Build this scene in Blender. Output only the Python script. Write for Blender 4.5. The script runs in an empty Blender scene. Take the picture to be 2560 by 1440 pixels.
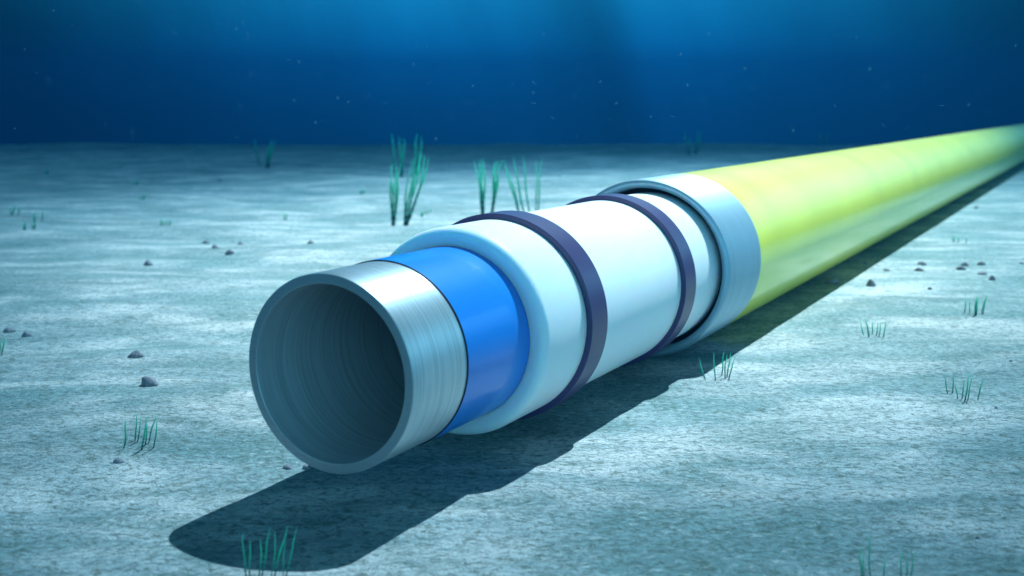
import bpy, bmesh, math, random
from mathutils import Vector, Matrix, noise

random.seed(7)
scn = bpy.context.scene
COL = scn.collection
R = math.radians

# ------------------------------------------------------------------ camera
F_PX, PITCH, CAM_H = 2787.2, 0.1581, 2.768          # focal length in photo pixels (2560 wide)
cam_d = bpy.data.cameras.new('camera')
cam = bpy.data.objects.new('camera', cam_d)
COL.objects.link(cam)
cam.location = (0, 0, CAM_H)
cam.rotation_euler = (math.pi/2 - PITCH, 0, 0)
cam_d.sensor_width = 36.0
cam_d.lens = 36.0*F_PX/2560
cam_d.clip_start = 0.1
cam_d.clip_end = 3000
cam_d.dof.use_dof = True
cam_d.dof.focus_distance = 9.8
cam_d.dof.aperture_fstop = 0.85
scn.camera = cam

# ------------------------------------------------------------------ exposure
scn.view_settings.view_transform = 'Standard'
scn.view_settings.look = 'None'
scn.view_settings.exposure = 1.58
scn.view_settings.gamma = 1.0
scn.cycles.use_denoising = True
scn.cycles.max_bounces = 8
scn.cycles.volume_bounces = 0
scn.cycles.transparent_max_bounces = 8
scn.cycles.sample_clamp_indirect = 6.0

# ------------------------------------------------------------------ node helpers
def N(nt, typ, **kw):
    n = nt.nodes.new(typ)
    for k, v in kw.items():
        setattr(n, k, v)
    return n
def L(nt, a, b):
    nt.links.new(a, b)
def math_node(nt, op, a, b=None, c=None, clamp=False):
    n = N(nt, 'ShaderNodeMath', operation=op, use_clamp=clamp)
    for i, v in enumerate((a, b, c)):
        if v is None: continue
        if isinstance(v, (int, float)): n.inputs[i].default_value = v
        else: L(nt, v, n.inputs[i])
    return n.outputs[0]
def ramp(nt, fac, stops, interp='LINEAR'):
    n = N(nt, 'ShaderNodeValToRGB')
    cr = n.color_ramp
    cr.interpolation = interp
    while len(cr.elements) < len(stops): cr.elements.new(0.5)
    for e, (p, c) in zip(cr.elements, stops):
        e.position = p
        e.color = (c[0], c[1], c[2], 1) if not isinstance(c, (int, float)) else (c, c, c, 1)
    L(nt, fac, n.inputs[0])
    return n.outputs[0]
def mixc(nt, fac, a, b, mode='MIX'):
    n = N(nt, 'ShaderNodeMix', data_type='RGBA', blend_type=mode)
    for s, v in ((n.inputs[0], fac), (n.inputs[6], a), (n.inputs[7], b)):
        if isinstance(v, (int, float)): s.default_value = v
        elif isinstance(v, (tuple, list)): s.default_value = (v[0], v[1], v[2], 1)
        else: L(nt, v, s)
    return n.outputs[2]
def noise_tex(nt, vec, scale, detail=4, rough=0.55, dist=0.0):
    n = N(nt, 'ShaderNodeTexNoise')
    n.inputs['Scale'].default_value = scale
    n.inputs['Detail'].default_value = detail
    n.inputs['Roughness'].default_value = rough
    n.inputs['Distortion'].default_value = dist
    if vec is not None: L(nt, vec, n.inputs['Vector'])
    return n.outputs['Fac']
def mapping(nt, vec, scale=(1, 1, 1), loc=(0, 0, 0), rot=(0, 0, 0)):
    n = N(nt, 'ShaderNodeMapping')
    n.inputs['Scale'].default_value = scale
    n.inputs['Location'].default_value = loc
    n.inputs['Rotation'].default_value = rot
    L(nt, vec, n.inputs['Vector'])
    return n.outputs[0]
def new_mat(name):
    m = bpy.data.materials.new(name)
    m.use_nodes = True
    nt = m.node_tree
    return m, nt, nt.nodes['Principled BSDF'], nt.nodes['Material Output']
def bump(nt, height, strength, distance, normal=None):
    b = N(nt, 'ShaderNodeBump')
    b.inputs['Strength'].default_value = strength
    b.inputs['Distance'].default_value = distance
    L(nt, height, b.inputs['Height'])
    if normal is not None: L(nt, normal, b.inputs['Normal'])
    return b.outputs[0]

# ------------------------------------------------------------------ open water all round (the sky of this place)
world = bpy.data.worlds.new("World")
scn.world = world
world.use_nodes = True
wt = world.node_tree
bg = wt.nodes['Background']
tc = N(wt, 'ShaderNodeTexCoord')
sep = N(wt, 'ShaderNodeSeparateXYZ')
L(wt, tc.outputs['Generated'], sep.inputs[0])
elev = math_node(wt, 'MULTIPLY', math_node(wt, 'ARCSINE', sep.outputs[2]), 180/math.pi)       # degrees
az = math_node(wt, 'MULTIPLY', math_node(wt, 'ARCTAN2', sep.outputs[0], sep.outputs[1]), 180/math.pi)
# vertical colour gradient, -10..90 degrees
e01 = math_node(wt, 'DIVIDE', math_node(wt, 'ADD', elev, 10.0), 100.0, clamp=True)
grad = ramp(wt, e01, [
    (0.00, (0.0004, 0.010, 0.022)),
    (0.080, (0.0016, 0.038, 0.085)),
    (0.100, (0.0022, 0.052, 0.120)),
    (0.134, (0.0040, 0.116, 0.240)),
    (0.156, (0.0055, 0.126, 0.245)),
    (0.20, (0.015, 0.24, 0.40)),
    (0.27, (0.07, 0.32, 0.47)),
    (0.50, (0.12, 0.30, 0.38)),
    (1.00, (0.10, 0.21, 0.26))])
# shafts of light: brightness against azimuth, leaning a little with height
az_l = math_node(wt, 'ADD', az, math_node(wt, 'MULTIPLY', elev, 0.22))
a01 = math_node(wt, 'DIVIDE', math_node(wt, 'ADD', az_l, 40.0), 80.0, clamp=True)
shaft = ramp(wt, a01, [
    (0.00, 0.25), (0.17, 0.02), (0.27, 0.40), (0.38, 0.82), (0.47, 1.10), (0.51, 1.08),
    (0.555, 0.55), (0.575, 0.60), (0.60, 1.25), (0.625, 1.15), (0.67, 0.74), (0.74, 0.55), (0.83, 0.05), (1.00, 0.25)], 'B_SPLINE')
cmb = N(wt, 'ShaderNodeCombineXYZ')
L(wt, math_node(wt, 'MULTIPLY', az_l, 0.12), cmb.inputs[0])
L(wt, math_node(wt, 'MULTIPLY', elev, 0.05), cmb.inputs[1])
ray = noise_tex(wt, cmb.outputs[0], 1.6, 3)
ray = math_node(wt, 'ADD', 0.70, math_node(wt, 'MULTIPLY', ray, 0.6))
hi = math_node(wt, 'DIVIDE', math_node(wt, 'SUBTRACT', elev, 6.5), 7.0, clamp=True)      # shafts melt together higher up
mul = math_node(wt, 'MULTIPLY', shaft, ray)
mulm = N(wt, 'ShaderNodeMix', data_type='FLOAT')
L(wt, hi, mulm.inputs[0]); L(wt, mul, mulm.inputs[2]); mulm.inputs[3].default_value = 0.9
vs = N(wt, 'ShaderNodeVectorMath', operation='SCALE')
L(wt, grad, vs.inputs[0]); L(wt, mulm.outputs[0], vs.inputs['Scale'])
# added glow behind the camera to light the bore and front faces
cb = N(wt, 'ShaderNodeVectorMath', operation='DOT_PRODUCT'); L(wt, tc.outputs['Generated'], cb.inputs[0]); cb.inputs[1].default_value = (0.34, -0.94, 0.0)
back = math_node(wt, 'ADD', math_node(wt, 'MULTIPLY', cb.outputs['Value'], 2.5), -1.5, clamp=True)
up = ramp(wt, e01, [(0.08, 0.0), (0.16, 0.9), (0.27, 0.9), (0.42, 0.15), (0.7, 0.0)])
bk = N(wt, 'ShaderNodeVectorMath', operation='SCALE'); bk.inputs[0].default_value = (0.50, 1.22, 1.52)
L(wt, math_node(wt, 'MULTIPLY', back, up), bk.inputs['Scale'])
va = N(wt, 'ShaderNodeVectorMath', operation='ADD'); L(wt, vs.outputs[0], va.inputs[0]); L(wt, bk.outputs[0], va.inputs[1])
# added glow just right of view, for pale reflections on the yellow coating
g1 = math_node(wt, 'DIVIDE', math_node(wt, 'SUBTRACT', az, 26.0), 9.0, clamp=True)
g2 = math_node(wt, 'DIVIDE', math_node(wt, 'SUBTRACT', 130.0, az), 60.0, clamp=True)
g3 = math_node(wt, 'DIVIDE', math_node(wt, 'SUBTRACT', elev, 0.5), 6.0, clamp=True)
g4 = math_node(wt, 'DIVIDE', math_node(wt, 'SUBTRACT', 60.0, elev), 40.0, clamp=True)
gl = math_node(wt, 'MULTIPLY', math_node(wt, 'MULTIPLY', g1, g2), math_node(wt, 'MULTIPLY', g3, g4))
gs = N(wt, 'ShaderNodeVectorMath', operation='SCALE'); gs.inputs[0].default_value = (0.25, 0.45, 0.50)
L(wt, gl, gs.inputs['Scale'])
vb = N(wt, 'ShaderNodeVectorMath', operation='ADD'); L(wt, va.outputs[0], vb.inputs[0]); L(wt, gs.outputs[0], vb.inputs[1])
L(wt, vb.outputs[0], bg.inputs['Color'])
bg.inputs['Strength'].default_value = 1.0

# ------------------------------------------------------------------ sun
SUN_X, SUN_Y = -0.36, -0.48                          # how far a shadow runs per unit of height
sun_d = bpy.data.lights.new('sun', 'SUN')
sun = bpy.data.objects.new('sun', sun_d)
COL.objects.link(sun)
sun_d.energy = 5.0
sun_d.angle = R(0.5)
sun_d.color = (0.90, 0.98, 1.0)
sun.rotation_euler = Vector((SUN_X, SUN_Y, -1)).to_track_quat('-Z', 'Y').to_euler()
sun.location = (20, 30, 60)

# ------------------------------------------------------------------ geometry helpers
def tag(o, label=None, cat=None, group=None, kind=None):
    if label: o['label'] = label
    if cat: o['category'] = cat
    if group: o['group'] = group
    if kind: o['kind'] = kind
    return o
def link(name, me, mat=None, parent=None):
    o = bpy.data.objects.new(name, me)
    COL.objects.link(o)
    if mat is not None and me is not None:
        me.materials.append(mat)
    if parent is not None: o.parent = parent
    return o
def ground_at(px, py):
    """point of the level seabed seen at a pixel of the 2560 x 1440 photo"""
    u = (720 - py)/F_PX; v = (px - 1280)/F_PX
    c, s = math.cos(PITCH), math.sin(PITCH)
    k = CAM_H/(s - u*c)
    return v*k, (c + u*s)*k
def depth_of(x, y, z=0.0):
    return y*math.cos(PITCH) - (z - CAM_H)*math.sin(PITCH)
def in_space(px, py, d):
    u = (720 - py)/F_PX*d; v = (px - 1280)/F_PX*d
    c, s = math.cos(PITCH), math.sin(PITCH)
    return Vector((v, d*c + u*s, CAM_H - d*s + u*c))

AX0, AY0, AANG = -1.2489, 7.3633, 0.4920              # open end of the pipeline and its heading
SA, CA = math.sin(AANG), math.cos(AANG)
def bed_height(x, y):
    lat = (x - AX0)*CA - (y - AY0)*SA
    lon = (x - AX0)*SA + (y - AY0)*CA
    near = min(1.0, max(0.0, (abs(lat) - 0.9)/3.0))
    if lon < 0: near = max(near, min(1.0, -lon/4.0))
    far = min(1.0, max(0.0, (y - 6.0)/30.0))
    a = noise.noise(Vector((x*0.16, y*0.42, 1.3)))*(0.05 + 0.16*far)
    a += noise.noise(Vector((x*0.5, y*1.15, 4.1)))*(0.022 + 0.035*far)
    a += noise.noise(Vector((x*0.045, y*0.10, 8.2)))*0.16*far
    z = a*near - 0.004
    z += noise.noise(Vector((x*1.7, y*2.6, 2.2)))*0.012
    if y > 90:                                          # the shelf ends and falls away into the deep
        t = y - 90
        z -= min(t*t*0.012, 0.36*t - 2.7 if t > 15 else 1e9)
    return z

# ------------------------------------------------------------------ materials
def mat_sand():
    m, nt, p, out = new_mat('sand')
    tc = N(nt, 'ShaderNodeTexCoord'); v = tc.outputs['Object']
    big = noise_tex(nt, mapping(nt, v, (0.34, 0.80, 1), rot=(0, 0, 0.10)), 1.0, 5, 0.62, 0.5)
    mid = noise_tex(nt, mapping(nt, v, (0.8, 1.6, 1), rot=(0, 0, -0.1)), 1.0, 5, 0.6, 0.6)
    fine = noise_tex(nt, mapping(nt, v, (0.8, 1.0, 1)), 19.0, 5, 0.66, 0.7)
    grain = noise_tex(nt, v, 75.0, 3, 0.6)
    c = ramp(nt, big, [(0.36, (0.215, 0.335, 0.345)), (0.49, (0.39, 0.465, 0.475)), (0.60, (0.66, 0.660, 0.645))])
    c = mixc(nt, ramp(nt, mid, [(0.36, 0.70), (0.56, 0.0)]), c, (0.16, 0.275, 0.275))          # thin film of algae
    lit = noise_tex(nt, mapping(nt, v, (0.9, 1.3, 1)), 9.0, 6, 0.7, 0.9)
    c = mixc(nt, ramp(nt, lit, [(0.37, 0.65), (0.46, 0.0)]), c, (0.085, 0.125, 0.085))         # olive shreds of dead weed
    c = mixc(nt, ramp(nt, fine, [(0.36, 0.70), (0.50, 0.0)]), c, (0.10, 0.130, 0.115))         # dark specks in the hollows of the sand
    c = mixc(nt, ramp(nt, fine, [(0.55, 0.0), (0.70, 0.65)]), c, (0.62, 0.63, 0.62))            # pale shell grit
    c = mixc(nt, ramp(nt, grain, [(0.40, 0.40), (0.56, 0.0)]), c, (0.12, 0.16, 0.15))
    L(nt, c, p.inputs['Base Color'])
    p.inputs['Roughness'].default_value = 0.92
    p.inputs['Specular IOR Level'].default_value = 0.12
    b = bump(nt, fine, 1.0, 0.045)
    b = bump(nt, grain, 0.5, 0.008, b)
    b = bump(nt, mid, 0.6, 0.06, b)
    b = bump(nt, lit, 0.7, 0.03, b)
    L(nt, b, p.inputs['Normal'])
    return m

def ring_noise(nt, v, fine=1.0):
    """turning marks: fast along the axis (local Z), almost constant round it"""
    a = noise_tex(nt, mapping(nt, v, (0.5, 0.5, 34*fine)), 1.0, 6, 0.72)
    b = noise_tex(nt, mapping(nt, v, (1.2, 1.2, 150*fine)), 1.0, 3, 0.6)
    return math_node(nt, 'ADD', math_node(nt, 'MULTIPLY', a, 0.62), math_node(nt, 'MULTIPLY', b, 0.38))

def mat_steel(name, base=(0.64, 0.71, 0.74), rough=0.27, aniso=0.75, rad=True, marks=1.0, fine=1.0, metal=1.0):
    m, nt, p, out = new_mat(name)
    tc = N(nt, 'ShaderNodeTexCoord'); v = tc.outputs['Object']
    if rad:
        g = ring_noise(nt, v, fine)
    else:
        g = noise_tex(nt, mapping(nt, v, (9, 60, 9), rot=(0, 0, 0.6)), 1.0, 4, 0.65)
    lo = tuple(x*(1 - 0.36*marks) for x in base)
    hi_ = tuple(min(1, x*(1 + 0.18*marks)) for x in base)
    L(nt, ramp(nt, g, [(0.34, lo), (0.52, base), (0.68, hi_)]), p.inputs['Base Color'])
    p.inputs['Metallic'].default_value = metal
    rr = ramp(nt, g, [(0.3, rough + 0.10), (0.7, max(0.05, rough - 0.05))])
    L(nt, rr, p.inputs['Roughness'])
    p.inputs['Anisotropic'].default_value = aniso
    if rad:
        t = N(nt, 'ShaderNodeTangent', direction_type='RADIAL', axis='Z')
        L(nt, t.outputs[0], p.inputs['Tangent'])
        p.inputs['Anisotropic Rotation'].default_value = 0.25
    L(nt, bump(nt, g, 0.35*marks, 0.0035), p.inputs['Normal'])
    return m

def mat_paint(name, base, rough, coat=0.0, coat_rough=0.05, wave=0.0, spec=0.5, var=0.06, wave_dist=0.06):
    m, nt, p, out = new_mat(name)
    tc = N(nt, 'ShaderNodeTexCoord'); v = tc.outputs['Object']
    n1 = noise_tex(nt, mapping(nt, v, (1.5, 1.5, 1.1)), 1.0, 5, 0.6)
    L(nt, ramp(nt, n1, [(0.3, tuple(x*(1 - var) for x in base)), (0.7, tuple(min(1, x*(1 + var)) for x in base))]), p.inputs['Base Color'])
    p.inputs['Roughness'].default_value = rough
    p.inputs['Specular IOR Level'].default_value = spec
    p.inputs['Coat Weight'].default_value = coat
    p.inputs['Coat Roughness'].default_value = coat_rough
    if wave > 0:
        w = noise_tex(nt, mapping(nt, v, (0.06, 0.06, 1.15)), 1.0, 3, 0.5)
        b = bump(nt, w, wave, wave_dist)
        L(nt, b, p.inputs['Normal']); L(nt, b, p.inputs['Coat Normal'])
    return m

def mat_foam():
    m, nt, p, out = new_mat('white_insulation')
    tc = N(nt, 'ShaderNodeTexCoord'); v = tc.outputs['Object']
    n1 = noise_tex(nt, v, 2.2, 5, 0.6)
    L(nt, ramp(nt, n1, [(0.3, (0.77, 0.81, 0.82)), (0.7, (0.80, 0.825, 0.83))]), p.inputs['Base Color'])
    p.inputs['Roughness'].default_value = 0.42
    p.inputs['Specular IOR Level'].default_value = 0.35
    p.inputs['Subsurface Weight'].default_value = 1.0
    p.inputs['Subsurface Radius'].default_value = (0.10, 0.62, 1.0)
    p.inputs['Subsurface Scale'].default_value = 0.11
    return m

def mat_blade():
    m, nt, p, out = new_mat('seagrass')
    tc = N(nt, 'ShaderNodeTexCoord')
    s = N(nt, 'ShaderNodeSeparateXYZ'); L(nt, tc.outputs['Generated'], s.inputs[0])
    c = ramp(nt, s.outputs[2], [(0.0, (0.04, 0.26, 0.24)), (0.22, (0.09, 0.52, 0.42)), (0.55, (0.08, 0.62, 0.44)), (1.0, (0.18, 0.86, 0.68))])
    bands = N(nt, 'ShaderNodeTexWave', bands_direction='Z')
    bands.inputs['Scale'].default_value = 3.2
    bands.inputs['Distortion'].default_value = 1.5
    L(nt, tc.outputs['Generated'], bands.inputs['Vector'])
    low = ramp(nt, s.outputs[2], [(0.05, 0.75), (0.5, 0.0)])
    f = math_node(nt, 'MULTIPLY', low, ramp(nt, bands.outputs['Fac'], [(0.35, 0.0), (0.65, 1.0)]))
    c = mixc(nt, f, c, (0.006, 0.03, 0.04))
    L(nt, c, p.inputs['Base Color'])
    p.inputs['Roughness'].default_value = 0.5
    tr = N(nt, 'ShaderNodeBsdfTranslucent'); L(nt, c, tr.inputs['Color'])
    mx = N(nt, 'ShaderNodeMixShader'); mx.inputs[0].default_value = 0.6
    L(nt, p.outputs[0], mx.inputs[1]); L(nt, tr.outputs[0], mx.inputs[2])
    L(nt, mx.outputs[0], out.inputs['Surface'])
    return m

def mat_rock():
    m, nt, p, out = new_mat('rock')
    tc = N(nt, 'ShaderNodeTexCoord'); v = tc.outputs['Object']
    n1 = noise_tex(nt, v, 9, 6, 0.65); n2 = noise_tex(nt, v, 60, 4, 0.6)
    c = ramp(nt, n1, [(0.3, (0.17, 0.175, 0.20)), (0.7, (0.33, 0.33, 0.36))])
    c = mixc(nt, ramp(nt, n2, [(0.35, 0.5), (0.6, 0.0)]), c, (0.06, 0.065, 0.07))
    L(nt, c, p.inputs['Base Color'])
    p.inputs['Roughness'].default_value = 0.9
    p.inputs['Specular IOR Level'].default_value = 0.2
    L(nt, bump(nt, n2, 0.6, 0.01), p.inputs['Normal'])
    return m

def mat_fleck():
    m, nt, p, out = new_mat('marine_snow')
    tc = N(nt, 'ShaderNodeTexCoord')
    n1 = noise_tex(nt, tc.outputs['Object'], 80, 3)
    L(nt, ramp(nt, n1, [(0.3, (0.09, 0.28, 0.42)), (0.7, (0.18, 0.42, 0.58))]), p.inputs['Base Color'])
    p.inputs['Roughness'].default_value = 0.8
    tr = N(nt, 'ShaderNodeBsdfTransparent')
    mx = N(nt, 'ShaderNodeMixShader'); mx.inputs[0].default_value = 0.15
    L(nt, tr.outputs[0], mx.inputs[1]); L(nt, p.outputs[0], mx.inputs[2])
    L(nt, mx.outputs[0], out.inputs['Surface'])
    return m

M_SAND = mat_sand()
M_STEEL = mat_steel('brushed_steel', rough=0.42, aniso=0.6, metal=0.75)
M_BORE = mat_steel('turned_bore_steel', base=(0.46, 0.48, 0.50), rough=0.40, aniso=0.55, marks=0.95, fine=0.85, metal=0.2)
M_RIM = mat_steel('sawn_steel_end', base=(0.42, 0.48, 0.52), rough=0.40, aniso=0.2, rad=False, marks=0.25)
M_CARRIER = mat_steel('carrier_steel', base=(0.36, 0.53, 0.62), rough=0.55, aniso=0.4, marks=0.35, fine=0.6, metal=0.8)
M_BLUE = mat_paint('blue_coating', (0.008, 0.22, 0.70), 0.34, coat=0.32, coat_rough=0.14, spec=0.3, wave=0.05)
M_EDGE_GAP = mat_paint('adhesive_gap_black', (0.006, 0.008, 0.012), 0.5, spec=0.2)  # adhesive edge; the same black also darkens the open gap
M_FOAM = mat_foam()
M_RING = mat_paint('dark_spacer', (0.055, 0.045, 0.125), 0.32, spec=0.45)
M_YELLOW = mat_paint('yellow_coating', (0.77, 0.80, 0.09), 0.34, coat=0.55, coat_rough=0.13, spec=0.4, wave=0.035, var=0.04)
M_BLADE = mat_blade()
M_ROCK = mat_rock()
M_FLECK = mat_fleck()

# ------------------------------------------------------------------ the seabed
def axis_samples(lo, hi, focus, fine, growth):
    """1-D samples, finest at focus"""
    out = [focus]; s = fine; x = focus
    while x < hi:
        x += s; s *= growth; out.append(min(x, hi))
    s = fine; x = focus
    while x > lo:
        x -= s; s *= growth; out.insert(0, max(x, lo))
    return out
def make_seabed():
    xs = axis_samples(-170, 170, 1.0, 0.09, 1.022)
    ys = axis_samples(-30, 165, 8.0, 0.075, 1.0135)
    verts = [(x, y, bed_height(x, y)) for y in ys for x in xs]
    nx = len(xs)
    faces = [(j*nx + i, j*nx + i + 1, (j + 1)*nx + i + 1, (j + 1)*nx + i)
             for j in range(len(ys) - 1) for i in range(nx - 1)]
    me = bpy.data.meshes.new('seabed')
    me.from_pydata(verts, [], faces)
    for p in me.polygons: p.use_smooth = True
    o = link('seabed', me, M_SAND)
    tag(o, kind='structure')
    return o
make_seabed()

# ------------------------------------------------------------------ unseen sheet added high above: its tint shapes sunlight into a pool with streaks
def make_gobo():
    m = bpy.data.materials.new('gobo_tint')
    m.use_nodes = True
    nt = m.node_tree
    nt.nodes.remove(nt.nodes['Principled BSDF'])
    out = nt.nodes['Material Output']
    tc = N(nt, 'ShaderNodeTexCoord'); v = tc.outputs['Object']
    sp = N(nt, 'ShaderNodeSeparateXYZ'); L(nt, v, sp.inputs[0])
    rx = math_node(nt, 'MINIMUM', math_node(nt, 'MAXIMUM', math_node(nt, 'ADD', 2.0, math_node(nt, 'MULTIPLY', sp.outputs[1], 0.50)), 4.5), 19.0)
    cx = math_node(nt, 'MULTIPLY', math_node(nt, 'SUBTRACT', sp.outputs[1], 9.0), 0.20)
    dx = math_node(nt, 'DIVIDE', math_node(nt, 'SUBTRACT', sp.outputs[0], cx), rx)
    y0 = math_node(nt, 'SUBTRACT', sp.outputs[1], 22.0)
    dy = math_node(nt, 'MAXIMUM', math_node(nt, 'DIVIDE', y0, 37.0), math_node(nt, 'DIVIDE', y0, -16.2))
    r2 = math_node(nt, 'ADD', math_node(nt, 'MULTIPLY', dx, dx), math_node(nt, 'MULTIPLY', dy, dy))
    pool = math_node(nt, 'EXPONENT', math_node(nt, 'MULTIPLY', math_node(nt, 'POWER', r2, 2.0), -1.15))
    fl = ramp(nt, math_node(nt, 'DIVIDE', sp.outputs[1], 100.0, clamp=True), [(0.0, 0.17), (0.35, 0.17), (0.60, 0.10), (0.80, 0.02), (0.90, 0.0)])
    pool = math_node(nt, 'ADD', fl, math_node(nt, 'MULTIPLY', 0.83, pool))
    n1 = noise_tex(nt, mapping(nt, v, (0.22, 0.75, 1), rot=(0, 0, 0.06)), 1.0, 4, 0.6, 0.4)
    st = ramp(nt, n1, [(0.36, 0.82), (0.50, 0.91), (0.62, 1.0)])
    c = mixc(nt, 1.0, pool, st, 'MULTIPLY')
    tint = mixc(nt, pool, (0.48, 0.80, 1.0), (1.0, 1.0, 1.0))
    c = mixc(nt, 1.0, c, tint, 'MULTIPLY')
    tr = N(nt, 'ShaderNodeBsdfTransparent'); L(nt, c, tr.inputs['Color'])
    L(nt, tr.outputs[0], out.inputs['Surface'])
    H = 40.0
    bm = bmesh.new()
    bmesh.ops.create_grid(bm, x_segments=60, y_segments=60, size=95)
    for w in bm.verts:
        w.co.z = 0.5*noise.noise(Vector((w.co.x*0.05, w.co.y*0.05, 0)))
    me = bpy.data.meshes.new('sun_gobo'); bm.to_mesh(me); bm.free()
    o = link('sun_gobo', me, m)
    o.location = (-SUN_X*H, -SUN_Y*H, H)
    tag(o, kind='structure')
make_gobo()

# ------------------------------------------------------------------ the pipeline
def lathe(profile, seg=200, closed=False, sharp=28):
    bm = bmesh.new()
    rings = []
    for r, s in profile:
        if r < 1e-6:
            rings.append([bm.verts.new((0, 0, s))])
        else:
            rings.append([bm.verts.new((r*math.cos(2*math.pi*k/seg), r*math.sin(2*math.pi*k/seg), s)) for k in range(seg)])
    pairs = list(zip(rings, rings[1:]))
    if closed: pairs.append((rings[-1], rings[0]))
    for a, b in pairs:
        for k in range(seg):
            k2 = (k + 1) % seg
            if len(a) == 1 and len(b) > 1: bm.faces.new((a[0], b[k2], b[k]))
            elif len(b) == 1 and len(a) > 1: bm.faces.new((a[k], a[k2], b[0]))
            else: bm.faces.new((a[k], a[k2], b[k2], b[k]))
    bmesh.ops.recalc_face_normals(bm, faces=bm.faces)
    for f in bm.faces: f.smooth = True
    for e in bm.edges:
        if len(e.link_faces) == 2 and e.calc_face_angle(0) > R(sharp): e.smooth = False
    me = bpy.data.meshes.new('pipe_mesh')
    bm.to_mesh(me); bm.free()
    return me
def arc(cr, cs, rad, a0, a1, n=8):
    return [(cr + rad*math.cos(R(a0 + (a1 - a0)*i/n)), cs + rad*math.sin(R(a0 + (a1 - a0)*i/n))) for i in range(n + 1)]

R_BORE, R_STEEL, R_BLUE, R_FOAM, R_RING, R_CAR, R_YEL = 0.6233, 0.6924, 0.7015, 0.852, 0.9029, 1.0075, 1.0035
END = 95.0
root = bpy.data.objects.new('subsea_pipeline', None)
COL.objects.link(root)
root.empty_display_size = 0.5
root.matrix_world = Matrix(((-CA, 0, SA, AX0), (SA, 0, CA, AY0), (0, 1, 0, 0), (0, 0, 0, 1)))
tag(root, 'long yellow pipeline on the seabed, cut open to show steel, blue and white layers', 'pipeline')
def part(name, me, mat, parent=root, label=None):
    o = link(name, me, mat, parent)
    if parent is root: o.location = (0, 1.0, 0)
    if label: o['label'] = label
    return o
inner = part('steel_pipe', lathe([(R_STEEL - 0.005, 0.0005)] + arc(R_STEEL - 0.005, 0.0055, 0.005, -90, 0, 3)[1:] + [(R_STEEL, s) for s in (0.2, 0.4, 0.6, 0.75, 2.0)]), M_STEEL, label='brushed bare steel flowline at the open end')
# the bore and the sawn end face look different from the outside of the pipe
part('pipe_bore', lathe([(R_BORE + 0.004, 0.0005), (R_BORE, 0.0045), (R_BORE, 0.3), (R_BORE, 0.8), (R_BORE, 1.6), (R_BORE, 3.0), (R_BORE, 6), (R_BORE, 12), (R_BORE, 24), (0, 24.0)]), M_BORE, inner, 'dark hollow bore with turning marks')
part('cut_face', lathe([(R_BORE + 0.004, 0.0), (R_STEEL - 0.005, 0.0)]), M_RIM, inner, 'sawn flat end face of the steel pipe')
blue = part('blue_coating', lathe([(R_BLUE, 0.692), (R_BLUE, 1.0), (R_BLUE, 1.4), (R_BLUE, 1.72)]), M_BLUE, label='glossy blue corrosion coating')
part('black_edge', lathe([(R_STEEL + 0.0005, 0.684), (R_BLUE - 0.0005, 0.684), (R_BLUE + 0.0004, 0.687), (R_BLUE + 0.0004, 0.6925)]), M_EDGE_GAP, blue, 'thin black cut edge of the blue coating')
foam_prof = [(R_BLUE - 0.004, 1.72), (R_BLUE - 0.001, 1.625), (R_BLUE + 0.02, 1.612)] + arc(R_FOAM - 0.07, 1.682, 0.07, -90, 0, 12) + \
            [(R_FOAM, s) for s in (1.9, 2.2, 2.6, 3.2, 4.0, 4.8, 5.3, 5.8, 6.6)]
foam = part('insulation', lathe(foam_prof + [(R_BLUE - 0.004, 6.6)], closed=True, sharp=40), M_FOAM, label='thick white insulation sleeve with a rounded end')
for s0, s1 in ((2.359, 2.685), (4.651, 4.966)):
    b = 0.006
    prof = [(R_FOAM + 0.0005, s0), (R_RING - b, s0), (R_RING, s0 + b), (R_RING, s1 - b), (R_RING - b, s1), (R_FOAM + 0.0005, s1)]
    part('spacer_ring', lathe(prof), M_RING, label='dark purple spacer band nearest the open end' if s0 < 3 else 'dark purple spacer band nearest the yellow coating')
RG = 0.911
car_prof = [(RG, 9.0), (RG, 5.90), (RG, 5.80), (RG + 0.008, 5.778), (0.952, 5.748), (0.958, 5.745)] + arc(R_CAR - 0.040, 5.785, 0.040, -90, 0, 8) + \
           [(R_CAR, 6.1), (R_CAR, 6.5), (R_CAR, 6.985)]
carrier = part('carrier_pipe', lathe(car_prof, sharp=35), M_CARRIER, label='bare steel end of the outer carrier pipe')
part('gap_black', lathe([(R_FOAM + 0.001, 5.95), (RG - 0.001, 5.95)]), M_EDGE_GAP, carrier, 'black sheet for the dark open gap between insulation and carrier pipe')  # black sheet in the open gap, whose shade is put into its colour
ysteps = [6.985 + 0.4*i for i in range(0, 60)] + [31 + 4*i for i in range(0, 17)]
yel = part('yellow_coating', lathe([(R_YEL - 0.006, 6.980), (R_YEL, 6.986)] + [(R_YEL, s) for s in ysteps[1:] if s < END] + [(R_YEL, END)]), M_YELLOW, label='glossy yellow outer coating of the long pipe')

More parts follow.
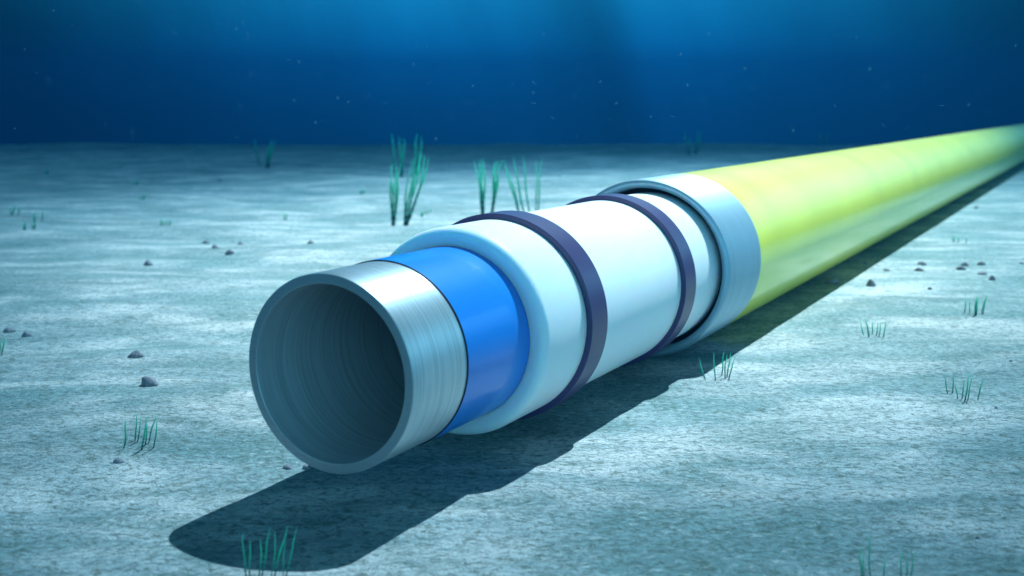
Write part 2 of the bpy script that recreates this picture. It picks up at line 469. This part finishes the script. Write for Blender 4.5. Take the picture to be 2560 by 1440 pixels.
# ------------------------------------------------------------------ seagrass
def blade_mesh(base, tip, width, curl, seed, thick=0.45):
    """a tapering, slightly waving blade from base to tip (local coordinates)"""
    rnd = random.Random(seed)
    n, k = 16, 6
    ax = tip - base
    ln = ax.length
    side = Vector((1, 0, 0)); back = Vector((0, 1, 0))
    ph, ph2 = rnd.uniform(0, 6.28), rnd.uniform(0, 6.28)
    amp = ln*0.022*rnd.uniform(0.5, 1.3)
    tw = rnd.uniform(-0.7, 0.7)
    bm = bmesh.new(); rings = []
    for i in range(n + 1):
        t = i/n
        c = base + ax*t
        c = c + side*(curl*ln*(t**2 - t)*0.9 + amp*math.sin(ph + 7.5*t)*t) + back*(amp*math.sin(ph2 + 6*t)*t + 0.05*ln*curl*t*t)
        w = width*0.5*(0.75 + 0.55*math.sin(min(1, t*1.6)*math.pi*0.5))*(1 - t**2.6*0.9)*(1 + 0.14*math.sin(38*t + ph))
        a = tw*t
        u = Vector((math.cos(a), math.sin(a), 0)); v = Vector((-math.sin(a), math.cos(a), 0))
        rings.append([bm.verts.new(c + u*(w*math.cos(2*math.pi*q/k)) + v*(w*thick*math.sin(2*math.pi*q/k))) for q in range(k)])
    for a, b in zip(rings, rings[1:]):
        for q in range(k):
            bm.faces.new((a[q], a[(q + 1) % k], b[(q + 1) % k], b[q]))
    bm.faces.new(rings[0][::-1]); bm.faces.new(rings[-1])
    for f in bm.faces: f.smooth = True
    me = bpy.data.meshes.new('blade'); bm.to_mesh(me); bm.free()
    return me

def tuft(label, blades, wpx=4.0, name='seagrass_tuft', group='seagrass tufts on the seabed'):
    """blades: (base x, base y, tip x, tip y[, width factor]) read off the photo"""
    bx = sum(b[0] for b in blades)/len(blades); by = max(b[1] for b in blades)
    gx, gy = ground_at(bx, by)
    o0 = Vector((gx, gy, bed_height(gx, gy)))
    e = bpy.data.objects.new(name, None); COL.objects.link(e); e.location = o0
    e.empty_display_size = 0.1
    tag(e, label, 'seagrass', group)
    for i, b in enumerate(blades):
        x, y = ground_at(b[0], b[1])
        z = bed_height(x, y)
        d = depth_of(x, y)
        px = d/F_PX
        base = Vector((x, y, z - 2*px))
        h = (b[1] - b[3])*px/math.cos(PITCH)
        tip = Vector((x + (b[2] - b[0])*px, y + random.uniform(-0.12, 0.12)*h, z + h))
        wf = b[4] if len(b) > 4 else 1.0
        curl = random.uniform(-0.12, 0.12)
        me = blade_mesh(base - o0, tip - o0, wpx*0.85*wf*px, curl, int(b[0]*31 + b[1]*7 + i))
        link('blade', me, M_BLADE, e)
    return e
def sc(blades, k, ox, oy):
    return [(ox + b[0]/k, oy + b[1]/k, ox + b[2]/k, oy + b[3]/k) + tuple(b[4:]) for b in blades]

tuft('tuft of eight thin banded seagrass blades left of the open pipe end', sc([
    (350, 1250, 490, 400), (395, 1160, 425, 400), (690, 1040, 790, 190), (770, 1060, 960, 230), (885, 1290, 1145, 220, 1.5),
    (1000, 1150, 1110, 380), (1100, 1100, 1390, 180), (1240, 1240, 1440, 340)], 12, 280, 1020), 4.2)
tuft('tall wavy seagrass tuft in the tip of the pipe shadow, bottom edge', sc([
    (690, 1092, 680, 725), (715, 1085, 728, 790), (790, 1092, 810, 790), (812, 1092, 885, 695), (890, 1088, 945, 700, .8),
    (915, 1092, 1040, 665, 1.3), (1008, 1088, 1118, 670), (985, 1092, 1000, 800, .7)], 3.2, 400, 1100), 5.0)
tuft('seagrass tuft cut off by the bottom edge, right foreground', sc([
    (890, 1450, 868, 1290), (900, 1455, 880, 1310), (930, 1450, 908, 1225), (988, 1450, 990, 1335), (1065, 1450, 1060, 1310),
    (1092, 1452, 1098, 1320), (1108, 1450, 1120, 1310)], 1.8, 1660, 640), 4.4)
tuft('tuft of seven dark seagrass blades alone on the sand near the right edge', sc([
    (1278, 618, 1256, 520), (1298, 615, 1300, 510), (1322, 640, 1306, 560), (1342, 640, 1346, 550), (1355, 645, 1364, 510, 1.3),
    (1367, 645, 1376, 520), (1412, 640, 1434, 545)], 1.8, 1660, 640), 3.6)
tuft('tuft of six seagrass blades growing at the edge of the pipe shadow', sc([
    (187, 555, 153, 455), (232, 557, 220, 428), (260, 535, 266, 425), (275, 545, 281, 440), (283, 543, 298, 428), (292, 545, 318, 440)], 1.8, 1660, 640), 3.8)
tuft('small leaning seagrass tuft on bright sand between pipe shadow and right edge', sc([
    (190, 1225, 145, 1040), (255, 1245, 203, 1020, 1.5), (295, 1215, 288, 1045), (345, 1225, 346, 1060), (370, 1240, 380, 1045), (430, 1245, 442, 1030)], 4.8, 2120, 580), 3.4)
tuft('seagrass tuft with one dense dark central clump, behind it scattered stones on the right', sc([
    (1400, 975, 1394, 790), (1460, 985, 1454, 820), (1522, 1005, 1515, 790, 1.6), (1532, 1005, 1530, 770, 1.6), (1542, 1005, 1555, 790, 1.4), (1600, 980, 1628, 810), (1620, 985, 1655, 750)], 4.8, 2120, 580), 3.2)
tuft('faint short seagrass tuft beyond the stones at the right', sc([
    (1262, 115, 1250, 35), (1275, 115, 1272, 30), (1320, 118, 1322, 40), (1415, 125, 1424, 45)], 4.8, 2120, 580), 3.0)
tuft('tall upright seagrass stem clump, leftmost of the tall plants behind the white insulation', sc([
    (212, 1210, 205, 400), (222, 1212, 235, 380), (230, 1212, 262, 370), (236, 1210, 330, 370), (240, 1208, 290, 420)], 5.333, 940, 330), 5.4)
tuft('tall seagrass clump leaning right with bright tips, behind the white insulation', sc([
    (372, 1215, 470, 340), (384, 1222, 545, 320), (392, 1224, 600, 270), (398, 1226, 640, 260, 1.2), (403, 1226, 690, 300, 1.4), (408, 1226, 718, 320, 1.2)], 5.333, 940, 330), 5.2)
tuft('dim dark seagrass reaching above the end of the sand, behind the tall leaning clump', sc([
    (255, 590, 210, 40), (330, 600, 325, 70), (345, 600, 385, 100), (530, 590, 560, 40), (545, 590, 610, 80)], 5.333, 940, 330), 6.0)
tuft('narrow pale green seagrass clump rising behind the first spacer band, left one', sc([
    (1412, 1110, 1335, 385), (1420, 1112, 1375, 380), (1428, 1112, 1415, 370), (1436, 1110, 1455, 390)], 5.333, 940, 330), 5.6)
tuft('narrow pale green seagrass clump leaning right behind the first spacer band', sc([
    (1530, 1110, 1575, 405), (1538, 1112, 1605, 390), (1546, 1112, 1640, 395), (1554, 1110, 1685, 380)], 5.333, 940, 330), 5.6)
tuft('spread thin seagrass blades leaning left behind the white insulation top', sc([
    (1905, 1110, 1685, 380), (1920, 1112, 1720, 420), (1990, 1112, 1850, 350, 1.2), (2055, 1110, 1960, 330), (2132, 1110, 2130, 360, .8), (2165, 1110, 2210, 330, .9)], 5.333, 940, 330), 4.8)
tuft('far tall seagrass clump reaching the dark water, left of centre', sc([
    (1955, 490, 1985, 310), (1963, 492, 2003, 280, 1.3), (1970, 490, 2028, 285), (1905, 470, 1872, 275, .8)], 2.938, 0, 250), 5.5)
tuft('dim far seagrass clump standing against dark water above the carrier pipe', sc([
    (60, 400, 30, 235), (72, 402, 66, 265), (108, 400, 128, 230), (118, 398, 150, 240)], 2.938, 1700, 250), 4.6)
tuft('hardly visible far seagrass blades just above the yellow pipe', sc([
    (1030, 345, 1020, 255), (1068, 345, 1076, 262)], 2.938, 1700, 250), 4.4)
tuft('short green seagrass tuft at the far left edge, nearest the frame', sc([
    (150, 1030, 140, 940), (160, 1032, 195, 910, 1.3), (235, 1030, 258, 920)], 5.1425, 0, 340), 3.6)
tuft('pair of short upright seagrass blades, right of the leftmost short tuft', sc([
    (440, 1088, 432, 965), (452, 1086, 452, 950), (540, 1080, 552, 930)], 5.1425, 0, 340), 3.2)
tuft('two low stubby seagrass clumps joined, below the pair of upright blades at left', sc([
    (308, 1222, 315, 1130), (322, 1222, 342, 1110, 1.3), (425, 1216, 418, 1115), (442, 1216, 464, 1100, 1.3)], 5.1425, 0, 340), 3.6)
tuft('very low dark seagrass tuft at the end of a dark streak of sand', sc([
    (1800, 800, 1790, 760), (1830, 800, 1850, 740), (1842, 800, 1880, 728)], 5.1425, 0, 340), 4.0)
tuft('tiny far seagrass tuft on the left at the start of the dim sand', sc([
    (1715, 610, 1698, 560), (1742, 610, 1764, 540), (1752, 608, 1790, 560)], 5.1425, 0, 340), 4.0)
tuft('dim tiny seagrass tuft in the dark sand at upper left', sc([
    (588, 515, 588, 455), (612, 515, 624, 425)], 5.1425, 0, 340), 4.4)
tuft('low comb-like seagrass tuft in open sand above the five left stones', sc([
    (1178, 885, 1184, 826), (1195, 887, 1196, 838), (1212, 887, 1215, 832), (1230, 886, 1234, 842), (1247, 885, 1254, 830)], 2.938, 0, 250), 3.2)
tuft('single small turquoise seagrass sprig between the comb-like tuft and the tall clumps', sc([
    (2088, 852, 2086, 790), (2098, 852, 2108, 798)], 2.938, 0, 250), 3.4)
tuft('short faint seagrass tuft right of the tall leaning clump', sc([
    (605, 1115, 600, 1045), (622, 1118, 618, 1030, 1.3), (655, 1100, 656, 1040), (690, 1092, 692, 1040), (725, 1085, 732, 1035)], 5.333, 940, 330), 3.4)
tuft('lone bent seagrass blades cut by the left frame edge', sc([
    (6, 356, 34, 262), (-4, 352, 12, 275)], 1.9465, 0, 700), 4.0)
tuft('minute seagrass sprig far off, left of the tall clumps', sc([
    (122, 662, 118, 622), (136, 664, 142, 615)], 2.938, 860, 250), 4.2)

# ------------------------------------------------------------------ stones
def rock_mesh(w, d, h, seed, peak):
    rnd = random.Random(seed)
    bm = bmesh.new()
    bmesh.ops.create_icosphere(bm, subdivisions=3, radius=1.0)
    off = Vector((rnd.uniform(-50, 50), rnd.uniform(-50, 50), rnd.uniform(-50, 50)))
    sx = rnd.uniform(-0.3, 0.3)
    for v in bm.verts:
        n = 1 + 0.22*noise.noise(v.co*1.3 + off) + 0.10*noise.noise(v.co*3.1 + off)
        c = v.co*n
        if c.z > 0: c.x = c.x*(1 - peak*c.z) + sx*c.z
        v.co = Vector((c.x*w*0.5, c.y*d*0.5, (c.z*0.72 + 0.12)*h if c.z > 0 else (c.z*0.4 + 0.12)*h))
    for f in bm.faces: f.smooth = True
    me = bpy.data.meshes.new('stone'); bm.to_mesh(me); bm.free()
    return me
rock_n = [0]
def rock(label, px, py, wpx, hpx, peak=0.25):
    """px, py: middle of the foot of the stone in the photo"""
    rock_n[0] += 1
    x, y = ground_at(px, py)
    k = depth_of(x, y)/F_PX
    w = wpx*k; h = hpx*k*0.98
    o = link('stone', rock_mesh(w, w*random.uniform(0.65, 0.9), h, rock_n[0]*13 + 5, peak), M_ROCK)
    o.location = (x, y + w*0.3, bed_height(x, y + w*0.3))
    o.rotation_euler = (0, 0, random.uniform(-0.5, 0.5))
    tag(o, label, 'stone', 'stones lying on the seabed')
rock('largest domed dark stone left of the pipe, near the banded seagrass', 370, 968, 43, 27, 0.1)
rock('flat pale-topped stone just above the largest domed stone', 336, 895, 38, 19, 0.1)
rock('small rounded stone below the banded seagrass tuft', 294, 1160, 26, 14)
rock('pitted pebble on the sand left of the pipe mouth, beside the shadow', 719, 1172, 25, 12)
rock('dark pebble half hidden under the lip of the open pipe end', 766, 1172, 22, 14)
rock('flattish stone close to the left frame edge, left of a pair', 19, 829, 30, 14)
rock('squat dark stone near the left edge, right one of a pair', 64, 838, 24, 15)
rock('dark pointed stone alone at left, above the sunlit sand', 369, 660, 24, 17, 0.5)
rock('leftmost upper stone of a loose group of four at left', 512, 599, 19, 11, 0.45)
rock('rightmost stone of the loose group of four at left', 600, 606, 22, 10, 0.45)
rock('small middle stone of the loose group of four at left', 537, 627, 18, 11, 0.4)
rock('lowest and largest stone of the loose group of four at left', 572, 639, 24, 16, 0.45)
rock('small flat stone standing alone left of the white insulation', 777, 605, 20, 9, 0.4)
rock('tiny pale far stone above the low seagrass at left', 550, 452, 12, 6)
rock('largest pointed stone right of the pipe, beside the shadow edge', 2181, 716, 27, 20, 0.5)
rock('low flat stone at the shadow edge, above the largest pointed stone', 2217, 676, 17, 7)
rock('upper flat stone of a stacked-looking pair in the right middle', 2307, 661, 22, 11, 0.1)
rock('lower wedge stone of the stacked-looking pair in the right middle', 2301, 675, 24, 10)
rock('peaked upper stone of the right pair of touching stones', 2415, 662, 20, 13, 0.55)
rock('blocky lower stone of the right pair of touching stones', 2405, 673, 23, 11, 0.1)
rock('dark square stone right of the peaked stone', 2456, 659, 21, 11, 0.1)
rock('widest flat stone, below the dark square stone at right', 2459, 685, 26, 9)
rock('pointed stone lowest in the right-hand scatter', 2483, 699, 19, 13, 0.55)
rock('tiny dark stone alone below the right-hand scatter', 2326, 723, 12, 7)
rock('stone cut by the right frame edge above the scatter', 2557, 656, 14, 6)
rock('small stone in the shadow strip under the yellow pipe, lower one', 2165, 661, 13, 9)
rock('small stone in the shadow strip under the yellow pipe, upper one', 2186, 648, 13, 8)
rock('pale stone in shadow touching the foot of the yellow pipe', 2082, 709, 34, 18)
rock('small far stone alone on the bright sand near the right edge', 2442, 521, 12, 7)
rock('tiny dark pebble at the right edge above the lone seagrass', 2528, 911, 9, 5)
rock('minute pebble at right, below the lone seagrass tuft', 2492, 1020, 8, 5)
rock('dark pebble in the right foreground, above the bottom edge seagrass', 2447, 1342, 13, 7)

# ------------------------------------------------------------------ marine snow
def thread_mesh(seed):
    rnd = random.Random(seed)
    bm = bmesh.new(); k = 5; n = 8; rings = []
    bend = rnd.uniform(-0.5, 0.5); kink = rnd.uniform(-0.3, 0.3)
    for i in range(n + 1):
        t = i/n - 0.5
        c = Vector((t, bend*(t*t - 0.1) + kink*t**3*4, 0.2*bend*t))
        w = 0.075*math.sqrt(max(0.02, 1 - (2*t)**2))
        rings.append([bm.verts.new(c + Vector((0, w*math.cos(6.2832*q/k), w*math.sin(6.2832*q/k)))) for q in range(k)])
    for a, b in zip(rings, rings[1:]):
        for q in range(k): bm.faces.new((a[q], a[(q + 1) % k], b[(q + 1) % k], b[q]))
    bm.faces.new(rings[0][::-1]); bm.faces.new(rings[-1])
    me = bpy.data.meshes.new('snow_thread'); bm.to_mesh(me); bm.free(); me.materials.append(M_FLECK)
    return me
def speck_mesh(seed):
    bm = bmesh.new()
    bmesh.ops.create_icosphere(bm, subdivisions=2, radius=0.5)
    for v in bm.verts:
        v.co *= 1 + 0.5*noise.noise(v.co*3 + Vector((seed*3.1, 0, 0)))
    me = bpy.data.meshes.new('snow_speck'); bm.to_mesh(me); bm.free(); me.materials.append(M_FLECK)
    return me
THREADS = [thread_mesh(i) for i in range(7)]
SPECKS = [speck_mesh(i) for i in range(4)]
def fleck(px, py, kind, d, size):
    me = random.choice(THREADS if kind == 't' else SPECKS)
    o = bpy.data.objects.new('marine_snow_thread' if kind == 't' else 'marine_snow_speck', me)
    COL.objects.link(o)
    o.location = in_space(px, py, d)
    o.rotation_euler = (random.uniform(0, 6.28), random.uniform(-0.5, 0.5), random.uniform(0, 6.28)) if kind == 's' else \
                       (math.pi/2, random.uniform(0, 6.28), random.uniform(-0.4, 0.4))
    s = size*d/F_PX
    o.scale = (s, s, s)
    if kind == 't':
        tag(o, 'short pale thread of marine snow drifting in open water', 'marine snow', 'drifting threads of marine snow')
    else:
        tag(o, 'soft round speck of marine snow drifting in open water', 'marine snow', 'drifting specks of marine snow')
T_PX = [(546, 58), (571, 61), (437, 82), (620, 83), (618, 96), (92, 182), (264, 311), (332, 347), (591, 343), (722, 149), (1044, 117), (1066, 117),
        (807, 301), (964, 257), (1073, 207), (1281, 211), (1309, 214), (1336, 208), (1334, 258), (1382, 295), (1522, 299), (1443, 337), (1681, 292),
        (1656, 344), (1711, 344), (1701, 3), (1918, 114), (2141, 94), (2191, 90), (2087, 264), (2354, 264), (2208, 312), (2269, 319), (2097, 337),
        (303, 415), (482, 405), (1124, 415), (1022, 371), (485, 379), (1905, 380), (974, 41), (2114, 251), (180, 62), (2044, 372), (1824, 401)]
S_PX = [(62, 123), (120, 199), (249, 193), (384, 212), (330, 329), (591, 71), (608, 56), (37, 321), (134, 26), (602, 265), (770, 15), (664, 160), (748, 155),
        (799, 180), (852, 137), (844, 244), (870, 255), (735, 251), (789, 306), (917, 240), (1002, 225), (1144, 219), (1191, 176), (1182, 214), (1125, 290),
        (1229, 304), (1179, 257), (1160, 256), (1090, 347), (1447, 82), (1501, 205), (1333, 232), (1476, 304), (1317, 348), (1575, 309), (1627, 292), (1667, 269),
        (1719, 212), (1702, 136), (1597, 142), (1772, 84), (1797, 82), (1863, 171), (1789, 229), (1760, 252), (1882, 219), (1937, 144), (2107, 97), (2175, 172),
        (2306, 195), (2215, 215), (2175, 245), (2422, 262), (2539, 114), (1977, 317), (1983, 326), (1541, 258), (1435, 242), (344, 4), (708, 66), (1360, 84),
        (1825, 92), (60, 494), (230, 427), (1400, 440), (629, 185), (1300, 270), (1034, 160), (1910, 165), (2470, 280)]
for px, py in T_PX: fleck(px, py, 't', random.uniform(8.0, 13.0), random.uniform(11, 16))
for px, py in S_PX:
    if random.random() < 0.62: fleck(px, py, 's', random.uniform(2.6, 4.6), random.uniform(6, 9))
    else: fleck(px, py, 's', random.uniform(13, 22), random.uniform(5, 7))

# ------------------------------------------------------------------ the body of water between things
def make_haze():
    m = bpy.data.materials.new('sea_haze')
    m.use_nodes = True
    nt = m.node_tree
    nt.nodes.remove(nt.nodes['Principled BSDF'])
    pv = N(nt, 'ShaderNodeVolumePrincipled')
    pv.inputs['Color'].default_value = (0.001, 0.023, 0.050, 1)
    pv.inputs['Absorption Color'].default_value = (0.01, 0.27, 0.46, 1)
    pv.inputs['Density'].default_value = 0.0215
    L(nt, pv.outputs[0], nt.nodes['Material Output'].inputs['Volume'])
    bm = bmesh.new()
    bmesh.ops.create_cube(bm, size=1.0)
    lo, hi_ = Vector((-175, -34, -30)), Vector((175, 170, 10))
    for v in bm.verts:
        v.co = Vector(((lo.x + hi_.x)/2 + v.co.x*(hi_.x - lo.x), (lo.y + hi_.y)/2 + v.co.y*(hi_.y - lo.y), (lo.z + hi_.z)/2 + v.co.z*(hi_.z - lo.z)))
    me = bpy.data.meshes.new('haze'); bm.to_mesh(me); bm.free()
    o = link('haze', me, m)
    tag(o, kind='stuff')
make_haze()
